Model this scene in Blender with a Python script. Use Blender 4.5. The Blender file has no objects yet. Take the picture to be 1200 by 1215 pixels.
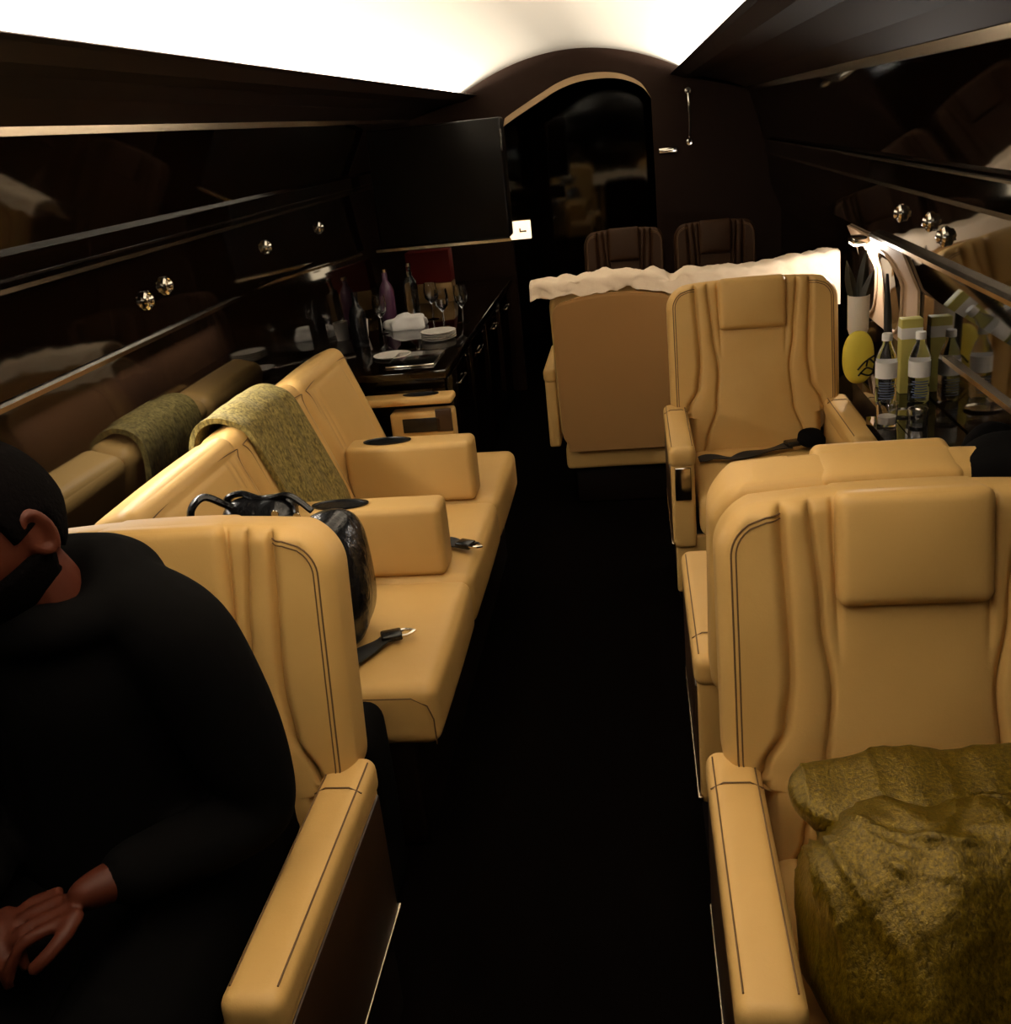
import bpy, bmesh, math, random
from mathutils import Vector, Matrix, noise
random.seed(7)
S = bpy.context.scene
COL = S.collection
PI = math.pi

# ------------------------------------------------------------------ camera, world, lights, exposure
cam_d = bpy.data.cameras.new('camera'); cam = bpy.data.objects.new('camera', cam_d); COL.objects.link(cam)
F_PX, ROLL, VP = 1200.0, math.radians(6.0), (745.0, 137.0)
_dx, _dy = VP[0]-600, VP[1]-607.5
_x = _dx*math.cos(ROLL)-_dy*math.sin(ROLL); _y = _dx*math.sin(ROLL)+_dy*math.cos(ROLL)
PITCH = math.atan2(-_y, F_PX); YAW = math.atan2(_x, math.hypot(F_PX, _y))
fw = Vector((-math.sin(YAW)*math.cos(PITCH), math.cos(YAW)*math.cos(PITCH), -math.sin(PITCH)))
r0 = Vector((math.cos(YAW), math.sin(YAW), 0)); u0 = r0.cross(fw)
rt = r0*math.cos(ROLL)-u0*math.sin(ROLL); up = r0*math.sin(ROLL)+u0*math.cos(ROLL)
M3 = Matrix((rt, up, -fw)).transposed()
cam.matrix_world = Matrix.Translation((0.31, 0, 1.6)) @ M3.to_4x4()
cam_d.sensor_fit = 'VERTICAL'; cam_d.sensor_height = 36.0; cam_d.lens = 36.0*F_PX/1215.0
cam_d.clip_start = 0.02
S.camera = cam

w = bpy.data.worlds.new('world'); S.world = w; w.use_nodes = True
w.node_tree.nodes['Background'].inputs[0].default_value = (1.0, .85, .7, 1)
w.node_tree.nodes['Background'].inputs[1].default_value = 0.004
S.view_settings.view_transform = 'Standard'; S.view_settings.look = 'None'
S.view_settings.gamma = 1.0; S.view_settings.exposure = 0.0; S.view_settings.use_curve_mapping = False
try:
    S.cycles.use_denoising = True; S.cycles.max_bounces = 8; S.cycles.diffuse_bounces = 4
    S.cycles.glossy_bounces = 4; S.cycles.sample_clamp_indirect = 6.0
except Exception: pass

COVE_W = 120.0   # watts per metre of cove
def area(name, loc, direction, sx, sy, power, color=(1, .87, .72), spread=180):
    d = bpy.data.lights.new(name, 'AREA'); d.shape = 'RECTANGLE'; d.size = sx; d.size_y = sy
    d.energy = power; d.color = color; d.spread = math.radians(spread)
    o = bpy.data.objects.new(name, d); COL.objects.link(o)
    z = -Vector(direction).normalized(); y = Vector((0, 1, 0)); y = (y - z*y.dot(z)).normalized(); x = y.cross(z)
    o.matrix_world = Matrix.Translation(loc) @ Matrix((x, y, z)).transposed().to_4x4()
    return o
# cove lighting: long strips in the troughs along both edges of the vaulted ceiling
for sd in (-1, 1):
    for tilt, k in ((.27, 1.0), (0, .07)):
        area('cove_light', (sd*.688, 3.85, 1.784), (sd*tilt, 0, 1.0), .026, 4.7, COVE_W*k*4.7, (1, .88, .70))
        area('cove_light', (sd*.688, .85, 1.784), (sd*tilt, 0, 1.0), .026, 1.3, COVE_W*k*1.3*2.7, (1, .88, .70))
# wash strip under the left window ledge, behind the sofa, and the reading light low on the right wall
area('ledge_wash_light', (-1.0, 2.55, 1.118), (.25, 0, -1), .02, 1.15, 7, (1, .92, .8))
pl = bpy.data.lights.new('reading_light', 'POINT'); pl.energy = 7.0; pl.color = (1, .93, .84); pl.shadow_soft_size = .012
plo = bpy.data.objects.new('reading_light', pl); COL.objects.link(plo); plo.location = (1.085, 3.80, 1.075)

# ------------------------------------------------------------------ materials
def mat(name, color, rough=.5, metal=0, coat=0, trans=0, ior=1.5, emit=None, estr=0, bump=None, var=None, sheen=0, spec=.5):
    m = bpy.data.materials.new(name); m.use_nodes = True; nt = m.node_tree; b = nt.nodes['Principled BSDF']
    b.inputs['Base Color'].default_value = (*color, 1); b.inputs['Roughness'].default_value = rough
    b.inputs['Metallic'].default_value = metal; b.inputs['IOR'].default_value = ior
    b.inputs['Specular IOR Level'].default_value = spec
    if coat: b.inputs['Coat Weight'].default_value = coat; b.inputs['Coat Roughness'].default_value = .03
    if trans: b.inputs['Transmission Weight'].default_value = trans
    if sheen: b.inputs['Sheen Weight'].default_value = sheen; b.inputs['Sheen Roughness'].default_value = .4
    if emit: b.inputs['Emission Color'].default_value = (*emit, 1); b.inputs['Emission Strength'].default_value = estr
    if bump or var:
        tc = nt.nodes.new('ShaderNodeTexCoord')
    if bump:
        h = None
        for sc, st, dist in bump:
            n = nt.nodes.new('ShaderNodeTexNoise'); n.inputs['Scale'].default_value = sc; n.inputs['Detail'].default_value = 3
            nt.links.new(tc.outputs['Object'], n.inputs['Vector'])
            bp = nt.nodes.new('ShaderNodeBump'); bp.inputs['Strength'].default_value = st; bp.inputs['Distance'].default_value = dist
            nt.links.new(n.outputs['Fac'], bp.inputs['Height'])
            if h: nt.links.new(h.outputs['Normal'], bp.inputs['Normal'])
            h = bp
        nt.links.new(h.outputs['Normal'], b.inputs['Normal'])
    if var:
        sc, amt, c2 = var
        n = nt.nodes.new('ShaderNodeTexNoise'); n.inputs['Scale'].default_value = sc; n.inputs['Detail'].default_value = 5
        nt.links.new(tc.outputs['Object'], n.inputs['Vector'])
        r = nt.nodes.new('ShaderNodeValToRGB'); r.color_ramp.elements[0].position = .5-amt; r.color_ramp.elements[1].position = .5+amt
        r.color_ramp.elements[0].color = (*c2, 1); r.color_ramp.elements[1].color = (*color, 1)
        nt.links.new(n.outputs['Fac'], r.inputs['Fac']); nt.links.new(r.outputs['Color'], b.inputs['Base Color'])
    return m
LEATHER = mat('cream_leather', (.62, .385, .130), .48, bump=[(9, .12, .02), (260, .12, .002)], var=(6, .3, (.57, .345, .110)), spec=.35)
SUEDE = mat('tan_suede', (.36, .185, .055), .8, bump=[(200, .2, .002)])
PIPING = mat('tan_stitching', (.13, .065, .02), .6)
VENEER = mat('brown_veneer', (.045, .022, .010), .3, var=(14, .3, (.03, .014, .006)))
BASE = mat('dark_base', (.006, .003, .002), .5, spec=.2)
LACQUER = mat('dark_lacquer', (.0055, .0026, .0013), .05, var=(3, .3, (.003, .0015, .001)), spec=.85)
SATIN_BLACK = mat('satin_black', (.003, .0018, .001), .3, spec=.15)
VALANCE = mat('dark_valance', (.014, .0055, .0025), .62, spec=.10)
CARPET = mat('black_carpet', (.0016, .0010, .0008), .95, bump=[(400, .4, .004)], spec=.02)
PAINT = mat('ceiling_paint', (.86, .82, .76), .7)
CHROME = mat('chrome', (.75, .70, .62), .14, metal=1)
BRONZE = mat('bronze_trim', (.52, .42, .30), .22, metal=1)
TAN_TRIM = mat('tan_trim', (.42, .27, .13), .5)
BLACK = mat('black_plastic', (.006, .006, .006), .25)
STRAP = mat('black_webbing', (.008, .008, .008), .6)
PATENT = mat('black_glossy_leather', (.005, .005, .006), .26, bump=[(25, .3, .02)])
CLOTH_BLACK = mat('black_cloth', (.0022, .0019, .0019), .9, bump=[(30, .2, .01)], spec=.06)
TROUSER = mat('black_trousers_cloth', (.0016, .0014, .0014), .9, spec=.05)
SKIN = mat('skin', (.070, .0145, .0055), .55, bump=[(120, .15, .002)], spec=.3)
HAIR = mat('black_hair', (.002, .0014, .0014), .9, bump=[(180, .6, .004)], spec=.03)
SHEET = mat('white_sheet', (.72, .58, .42), .8, bump=[(30, .25, .01)])
WHITE = mat('white_ceramic', (.75, .70, .64), .3)
PAPER = mat('white_paper', (.90, .88, .86), .7)
INK = mat('grey_blue_ink', (.10, .13, .22), .6)
GLASS = mat('clear_glass', (.97, .97, .98), .03, trans=1, ior=1.45)
PLASTIC = mat('clear_plastic', (.90, .93, .97), .08, trans=1, ior=1.25)
YELLOW = mat('yellow_cloth', (.72, .58, .06), .6, bump=[(40, .2, .01)])
YGREEN = mat('yellow_green_paper', (.62, .55, .14), .6)
PURPLE = mat('purple_glass', (.09, .035, .075), .3)
RED = mat('dark_red_card', (.10, .005, .003), .6, spec=.15)
GOLD = mat('gold_card', (.26, .15, .05), .35, metal=.5)
LEAF = mat('dark_leaf', (.02, .018, .008), .4)
LAMP_LENS = mat('lit_lens', (1, .9, .75), .4, emit=(1, .80, .52), estr=1.6)
STRIP = mat('lit_strip', (1, .9, .8), .4, emit=(1, .90, .78), estr=9)

def weave(name, c1, c2, rough, scale, metal=0.0, bump=.6):
    m = bpy.data.materials.new(name); m.use_nodes = True; nt = m.node_tree; b = nt.nodes['Principled BSDF']
    tc = nt.nodes.new('ShaderNodeTexCoord'); mp = nt.nodes.new('ShaderNodeMapping'); mp.inputs['Scale'].default_value = (scale, scale, scale*.45)
    n = nt.nodes.new('ShaderNodeTexNoise'); n.inputs['Scale'].default_value = 1; n.inputs['Detail'].default_value = 4; n.inputs['Roughness'].default_value = .7
    r = nt.nodes.new('ShaderNodeValToRGB'); r.color_ramp.elements[0].position = .38; r.color_ramp.elements[1].position = .66
    r.color_ramp.elements[0].color = (*c1, 1); r.color_ramp.elements[1].color = (*c2, 1)
    bp = nt.nodes.new('ShaderNodeBump'); bp.inputs['Strength'].default_value = bump; bp.inputs['Distance'].default_value = .004
    L = nt.links.new
    L(tc.outputs['Object'], mp.inputs['Vector']); L(mp.outputs['Vector'], n.inputs['Vector']); L(n.outputs['Fac'], r.inputs['Fac'])
    L(r.outputs['Color'], b.inputs['Base Color']); L(n.outputs['Fac'], bp.inputs['Height']); L(bp.outputs['Normal'], b.inputs['Normal'])
    b.inputs['Roughness'].default_value = rough; b.inputs['Metallic'].default_value = metal
    return m
THROW = weave('olive_woven_throw', (.085, .062, .010), (.34, .26, .07), .85, 110)
SATIN = weave('olive_shimmer_satin', (.075, .046, .0015), (.21, .135, .007), .28, 190, .45, .6)

# ------------------------------------------------------------------ mesh helpers
class MB:
    def __init__(s): s.v = []; s.f = []
    def add(s, vs, fs, M=None):
        k = len(s.v)
        s.v += [tuple(M @ Vector(p)) if M else tuple(p) for p in vs]
        s.f += [tuple(i+k for i in f) for f in fs]
        return s
    def build(s, name, m, parent=None, smooth=True, angle=40, weld=True):
        me = bpy.data.meshes.new(name)
        me.from_pydata(s.v, [], s.f); me.update()
        bm = bmesh.new(); bm.from_mesh(me)
        if weld: bmesh.ops.remove_doubles(bm, verts=bm.verts, dist=1e-6)
        bmesh.ops.recalc_face_normals(bm, faces=bm.faces)
        bm.to_mesh(me); bm.free()
        if smooth:
            for p in me.polygons: p.use_smooth = True
            me.set_sharp_from_angle(angle=math.radians(angle))
        me.materials.append(m)
        o = bpy.data.objects.new(name, me); COL.objects.link(o)
        if parent: o.parent = parent
        return o
def box(mb, lo, hi, M=None):
    x0, y0, z0 = lo; x1, y1, z1 = hi
    return mb.add([(x0,y0,z0),(x1,y0,z0),(x1,y1,z0),(x0,y1,z0),(x0,y0,z1),(x1,y0,z1),(x1,y1,z1),(x0,y1,z1)],
                  [(3,2,1,0),(4,5,6,7),(0,1,5,4),(1,2,6,5),(2,3,7,6),(3,0,4,7)], M)
def ticks(h, r, k, n):
    t = [h - r + r*math.sin(PI/2*i/k) for i in range(k+1)]
    inner = [-(h-r) + 2*(h-r)*i/n for i in range(1, n)]
    return [-a for a in reversed(t)] + inner + t
def rcush(mb, c, half, r, puff=(0,0,0), k=4, n=8, M=None, fn=None):
    """cushion: rounded box whose faces puff out"""
    T = [ticks(half[i], min(r, half[i]*.999), k, n) for i in range(3)]
    c = Vector(c)
    def pt(p):
        q = []
        for i in range(3): q.append(max(-(half[i]-r), min(half[i]-r, p[i])) if half[i] > r else 0)
        d = Vector(p)-Vector(q)
        if d.length > 1e-9:
            # unsquash: direction keeps, length r
            d = d.normalized()*r
        o = Vector(q)+d
        uvw = [p[i]/half[i] for i in range(3)]
        for i in range(3):
            if puff[i]:
                j, l = (i+1) % 3, (i+2) % 3
                o[i] += puff[i]*uvw[i]*(1-uvw[j]**2)*(1-uvw[l]**2)
        if fn: o = fn(o, uvw)
        return o
    for ax in range(3):
        a, b = (ax+1) % 3, (ax+2) % 3
        for sgn in (-1, 1):
            vs = []
            for tb in T[b]:
                for ta in T[a]:
                    p = [0,0,0]; p[ax] = sgn*half[ax]; p[a] = ta; p[b] = tb
                    q = pt(p); q = (M @ q if M else q) + c
                    vs.append(q)
            na, nb = len(T[a]), len(T[b]); fs = []
            for j in range(nb-1):
                for i in range(na-1):
                    f = (j*na+i, j*na+i+1, (j+1)*na+i+1, (j+1)*na+i)
                    fs.append(f if sgn > 0 else f[::-1])
            mb.add(vs, fs)
    return mb
def tube(mb, pts, r, n=8, closed=False, flat=1.0):
    pts = [Vector(p) for p in pts]; N = len(pts)
    rs = r if isinstance(r, (list, tuple)) else [r]*N
    T = []
    for i in range(N):
        a = pts[(i-1) % N] if (closed or i > 0) else pts[i]; b = pts[(i+1) % N] if (closed or i < N-1) else pts[i]
        t = (b-a); T.append(t.normalized() if t.length > 1e-9 else Vector((0,0,1)))
    ref = Vector((0,0,1)) if abs(T[0].z) < .9 else Vector((1,0,0))
    nrm = (ref - T[0]*ref.dot(T[0])).normalized(); vs = []
    for i in range(N):
        nrm = nrm - T[i]*nrm.dot(T[i])
        nrm = nrm.normalized() if nrm.length > 1e-6 else T[i].orthogonal().normalized()
        bi = T[i].cross(nrm)
        for k in range(n):
            a = 2*PI*k/n; vs.append(pts[i] + nrm*(rs[i]*flat*math.cos(a)) + bi*(rs[i]*math.sin(a)))
    fs = []
    for i in range(N if closed else N-1):
        j = (i+1) % N
        for k in range(n): fs.append((i*n+k, i*n+(k+1) % n, j*n+(k+1) % n, j*n+k))
    if not closed:
        fs.append(tuple(range(n-1, -1, -1))); fs.append(tuple((N-1)*n+k for k in range(n)))
    return mb.add(vs, fs)
def lathe(mb, prof, c=(0,0,0), n=28, M=None):
    vs = []; fs = []; c = Vector(c)
    for r, z in prof:
        for k in range(n):
            a = 2*PI*k/n; p = Vector((r*math.cos(a), r*math.sin(a), z)); vs.append((M @ p if M else p)+c)
    for i in range(len(prof)-1):
        for k in range(n): fs.append((i*n+k, i*n+(k+1) % n, (i+1)*n+(k+1) % n, (i+1)*n+k))
    fs.append(tuple(range(n-1, -1, -1))); fs.append(tuple((len(prof)-1)*n+k for k in range(n)))
    return mb.add(vs, fs)
def catmull(P, m=8, closed=False):
    P = [Vector(p) for p in P]; out = []; N = len(P)
    rng = N if closed else N-1
    for i in range(rng):
        p1, p2 = P[i], P[(i+1) % N]
        p0 = P[(i-1) % N] if (closed or i > 0) else p1; p3 = P[(i+2) % N] if (closed or i < N-2) else p2
        for k in range(m):
            t = k/m
            out.append(.5*((2*p1)+(p2-p0)*t+(2*p0-5*p1+4*p2-p3)*t*t+(3*p1-p0-3*p2+p3)*t**3))
    if not closed: out.append(P[-1])
    return out
def sheet(mb, rows, thick=.006):
    """closed thin cloth from a grid of points (rows of equal length)"""
    R, C = len(rows), len(rows[0]); P = [[Vector(p) for p in r] for r in rows]
    top = []; bot = []
    for i in range(R):
        for j in range(C):
            du = P[i][min(j+1,C-1)]-P[i][max(j-1,0)]; dv = P[min(i+1,R-1)][j]-P[max(i-1,0)][j]
            nn = du.cross(dv); nn = nn.normalized() if nn.length > 1e-12 else Vector((0,0,1))
            top.append(P[i][j]+nn*thick*.5); bot.append(P[i][j]-nn*thick*.5)
    vs = top+bot; o = R*C; fs = []
    for i in range(R-1):
        for j in range(C-1):
            a = i*C+j; fs.append((a,a+1,a+C+1,a+C)); fs.append((o+a+C,o+a+C+1,o+a+1,o+a))
    for j in range(C-1):
        fs.append((j, o+j, o+j+1, j+1)); a = (R-1)*C+j; fs.append((a, a+1, o+a+1, o+a))
    for i in range(R-1):
        a = i*C; fs.append((a, a+C, o+a+C, o+a)); a = i*C+C-1; fs.append((a, o+a, o+a+C, a+C))
    return mb.add(vs, fs)
def empty(name, label, cat, loc=(0,0,0), rz=0, group=None):
    o = bpy.data.objects.new(name, None); COL.objects.link(o); o.location = loc; o.rotation_euler = (0,0,rz)
    o.empty_display_size = .1
    return tag(o, label, cat, group)
def tag(o, label, cat, group=None):
    o['label'] = label; o['category'] = cat
    if group: o['group'] = group
    return o
def struct(o, label=None):
    o['kind'] = 'structure'
    if label: o['label'] = label
    return o
def dup(root, loc, rz, label, group=None):
    r = root.copy(); COL.objects.link(r); r.location = loc; r.rotation_euler = (0,0,rz); r['label'] = label
    if group: r['group'] = group
    for ch in list(root.children):
        c = ch.copy(); COL.objects.link(c); c.parent = r
        for g in list(ch.children):
            d = g.copy(); COL.objects.link(d); d.parent = c
    return r

# ------------------------------------------------------------------ the setting
Y0, Y1 = -1.7, 6.40
PL = [(-.95,0),(-.99,.32),(-1.02,.70),(-1.03,1.0),(-1.045,1.15),(-1.06,1.40),(-.985,1.70),(-.62,1.80)]
PR = [(1.06,0),(1.10,.32),(1.185,.66),(1.185,1.0),(1.125,1.14),(1.10,1.36),(1.0,1.68),(.62,1.80)]
def extrude(name, prof, y0, y1, m, out, thick=.03, **kw):
    """profile (x,z) wall with an outward skin"""
    mb = MB(); vs = []; n = len(prof)
    off = [(x+out*thick, z+(thick if z > 1.75 else 0)) for x, z in prof]
    for y in (y0, y1):
        vs += [(x, y, z) for x, z in prof] + [(x, y, z) for x, z in off]
    fs = []
    for i in range(n-1):
        fs.append((i, i+1, 2*n+i+1, 2*n+i)); fs.append((n+i, 3*n+i, 3*n+i+1, n+i+1))
        fs.append((i, n+i, n+i+1, i+1)); fs.append((2*n+i, 2*n+i+1, 3*n+i+1, 3*n+i))
    fs.append((0, 2*n, 3*n, n)); fs.append((n-1, 2*n-1, 4*n-1, 3*n-1))
    mb.add(vs, fs)
    return mb.build(name, m, smooth=False, **kw)
struct(extrude('wall_left', PL[:7], Y0, Y1, LACQUER, -1), 'dark glossy lacquer side panels on the left of the cabin')
struct(extrude('wall_right', PR[:7], Y0, Y1, LACQUER, 1), 'dark glossy lacquer side panels on the right of the cabin')
mb = MB(); box(mb, (-1.3, Y0-.1, -.06), (1.3, 8.2, 0)); struct(mb.build('floor', CARPET, smooth=False), 'black carpeted aisle floor')
# valances from the upper trim up to the ceiling, ending in the cove lip and trough
for sd, P in ((-1, PL), (1, PR)):
    x7, z7 = P[6]
    prof = [(x7, z7), (sd*.80, 1.765), (sd*.562, 1.797), (sd*.570, 1.801), (sd*.64, 1.772), (sd*.74, 1.768), (sd*.99, z7+.02)]
    mb = MB(); n = len(prof)
    vs = [(x, y, z) for y in (Y0, Y1) for x, z in prof]
    fs = [(i, (i+1) % n, n+(i+1) % n, n+i) for i in range(n)] + [tuple(range(n)), tuple(range(2*n-1, n-1, -1))]
    mb.add(vs, fs); struct(mb.build('trim_1' if sd < 0 else 'trim_2', VALANCE, smooth=False), 'dark valance along the %s edge of the lit ceiling' % ('left' if sd < 0 else 'right'))
# vaulted ceiling
mb = MB(); prof = []
for i in range(41):
    x = -.66+1.32*i/40; prof.append((x, 1.99-.42*x*x))
prof = [(-.735, 1.778), (-.735, 1.812)] + prof + [(.735, 1.812), (.735, 1.778)]
off = [(x, z+.05) for x, z in prof]; n = len(prof)
vs = [(x, y, z) for y in (Y0, Y1) for x, z in prof+off]
fs = []
for i in range(n-1):
    fs.append((i, i+1, 2*n+i+1, 2*n+i)); fs.append((n+i, 3*n+i, 3*n+i+1, n+i+1)); fs.append((i, n+i, n+i+1, i+1)); fs.append((2*n+i, 2*n+i+1, 3*n+i+1, 3*n+i))
fs += [(0, 2*n, 3*n, n), (n-1, 2*n-1, 4*n-1, 3*n-1)]
mb.add(vs, fs); struct(mb.build('ceiling', PAINT, angle=30), 'white vaulted ceiling washed by the cove lights')
mb = MB(); box(mb, (-1.3, Y0-.06, 0), (1.3, Y0, 2.05)); struct(mb.build('wall_rear', LACQUER, smooth=False))

# rails along the walls (profile boxes following Y)
def bar(name, x0, z0, x1, z1, y0, y1, m, label=None, bev=0):
    mb = MB(); box(mb, (min(x0,x1), y0, z0), (max(x0,x1), y1, z1))
    return struct(mb.build(name, m, smooth=False), label)
bar('trim_3', -.993, 1.686, -.972, 1.712, Y0, 6.3, BRONZE, 'bronze strip above the upper left wall panels')
bar('trim_4', 1.007, 1.662, .985, 1.688, Y0, 6.3, BRONZE, 'bronze strip above the upper right wall panels')
bar('trim_5', -1.06, 1.385, -1.025, 1.45, Y0, 6.2, LACQUER, 'dark rail along the left wall')
bar('trim_6', 1.11, 1.335, 1.07, 1.395, Y0, 6.2, LACQUER, 'dark rail along the right wall')
bar('trim_7', -1.03, 1.398, -1.021, 1.404, Y0, 6.2, CHROME)
bar('trim_8', -1.06, 1.374, -1.026, 1.385, Y0, 6.2, BRONZE)
bar('trim_9', 1.08, 1.395, 1.066, 1.401, Y0, 6.2, BRONZE)
bar('trim_10', 1.115, 1.322, 1.074, 1.334, Y0, 6.2, BRONZE)
bar('trim_11', -1.05, 1.145, -1.022, 1.156, Y0, 3.35, CHROME, 'thin chrome ledge along the left wall')
bar('trim_12', 1.13, 1.138, 1.10, 1.149, Y0, 3.66, BRONZE, 'thin bronze ledge along the right wall')
bar('trim_13', 1.195, .852, 1.172, .866, 1.4, 3.0, BRONZE, 'bronze rub strip low on the right wall')

# pale window surround with two oval windows on the right wall
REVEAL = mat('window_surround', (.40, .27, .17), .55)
PANE = mat('dark_pane', (.010, .006, .004), .08)
def right_x(z):
    for (x0, z0), (x1, z1) in zip(PR, PR[1:]):
        if z0 <= z <= z1: return x0+(x1-x0)*(z-z0)/(z1-z0)
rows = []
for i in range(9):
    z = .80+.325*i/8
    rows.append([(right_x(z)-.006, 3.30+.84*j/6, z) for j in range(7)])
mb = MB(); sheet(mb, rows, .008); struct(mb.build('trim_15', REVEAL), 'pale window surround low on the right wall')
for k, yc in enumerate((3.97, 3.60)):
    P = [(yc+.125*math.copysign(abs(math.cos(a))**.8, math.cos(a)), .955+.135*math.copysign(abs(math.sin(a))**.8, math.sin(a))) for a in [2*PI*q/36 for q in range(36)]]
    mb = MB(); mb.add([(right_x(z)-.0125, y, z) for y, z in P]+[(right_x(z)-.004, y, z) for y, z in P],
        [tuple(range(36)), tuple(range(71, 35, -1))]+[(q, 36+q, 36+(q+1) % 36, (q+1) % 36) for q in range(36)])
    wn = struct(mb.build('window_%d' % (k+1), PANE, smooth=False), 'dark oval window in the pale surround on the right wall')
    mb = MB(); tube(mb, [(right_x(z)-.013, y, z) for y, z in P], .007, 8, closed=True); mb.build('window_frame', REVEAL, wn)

# forward bulkhead with an arched doorway
def door_w(z):
    pass
ARCH = [(-.43, 0), (-.43, 1.20), (-.425, 1.60)]
ARCH += [(-.40+.0, 1.625), (-.20, 1.725), (-.08, 1.78), (.04, 1.81), (.18, 1.815), (.30, 1.795), (.40, 1.745), (.45, 1.68), (.455, 1.20), (.455, 0)]
arc = [ARCH[0], ARCH[1], ARCH[2]] + [(p.x, p.y) for p in catmull([Vector((a, b, 0)) for a, b in ARCH[2:11]], 6)][1:] + ARCH[11:]
mb = MB(); outer = []
N = len(arc)
for i, (x, z) in enumerate(arc):
    # matching outer contour point on a big rectangle
    if i <= 2: outer.append((-1.3, z))
    elif i >= N-2: outer.append((1.3, z))
    else:
        t = (i-2)/(N-5); ang = PI*(1-t)
        ox = 1.3*max(-1, min(1, 1.6*math.cos(ang))); outer.append((ox, 2.06 if 0 < t < 1 else 2.06))
for yy, flip in ((Y1, False), (Y1+.06, True)):
    vs = [(x, yy, z) for x, z in arc] + [(x, yy, z) for x, z in outer]
    fs = []
    for i in range(N-1):
        f = (i, i+1, N+i+1, N+i); fs.append(f[::-1] if flip else f)
    mb.add(vs, fs)
vs = [(x, yy, z) for yy in (Y1, Y1+.06) for x, z in arc]
mb.add(vs, [(i, N+i, N+i+1, i+1) for i in range(N-1)])
struct(mb.build('wall_front', VALANCE, smooth=False), 'dark forward bulkhead with an arched doorway')
# arch trim
pts = [(x, Y1-.008, z) for x, z in arc[2:-2]]
mb = MB(); prof = []
for i, (x, y, z) in enumerate(pts):
    wdt = .046*(1-.45*i/len(pts))
    prof.append([(x, Y1-.018, z), (x*.97+.0, Y1-.018, z+wdt), (x*.97, Y1-.001, z+wdt), (x, Y1-.001, z)])
vs = [q for r in prof for q in r]; fs = []
for i in range(len(prof)-1):
    for k in range(4): fs.append((i*4+k, i*4+(k+1) % 4, (i+1)*4+(k+1) % 4, (i+1)*4+k))
fs += [(0,1,2,3), tuple((len(prof)-1)*4+k for k in (3,2,1,0))]
mb.add(vs, fs); struct(mb.build('trim_14', TAN_TRIM, smooth=False), 'tan trim following the arched doorway')
# dim passage beyond the doorway
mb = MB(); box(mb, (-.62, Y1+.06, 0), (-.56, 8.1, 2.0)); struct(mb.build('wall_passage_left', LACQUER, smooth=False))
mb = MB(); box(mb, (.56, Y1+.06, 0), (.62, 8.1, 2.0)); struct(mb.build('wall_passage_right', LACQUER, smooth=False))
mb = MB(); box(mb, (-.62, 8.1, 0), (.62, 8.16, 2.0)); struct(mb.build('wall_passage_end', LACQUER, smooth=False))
mb = MB(); box(mb, (-.62, Y1+.06, 1.98), (.62, 8.16, 2.04)); struct(mb.build('ceiling_passage', VALANCE, smooth=False))

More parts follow.
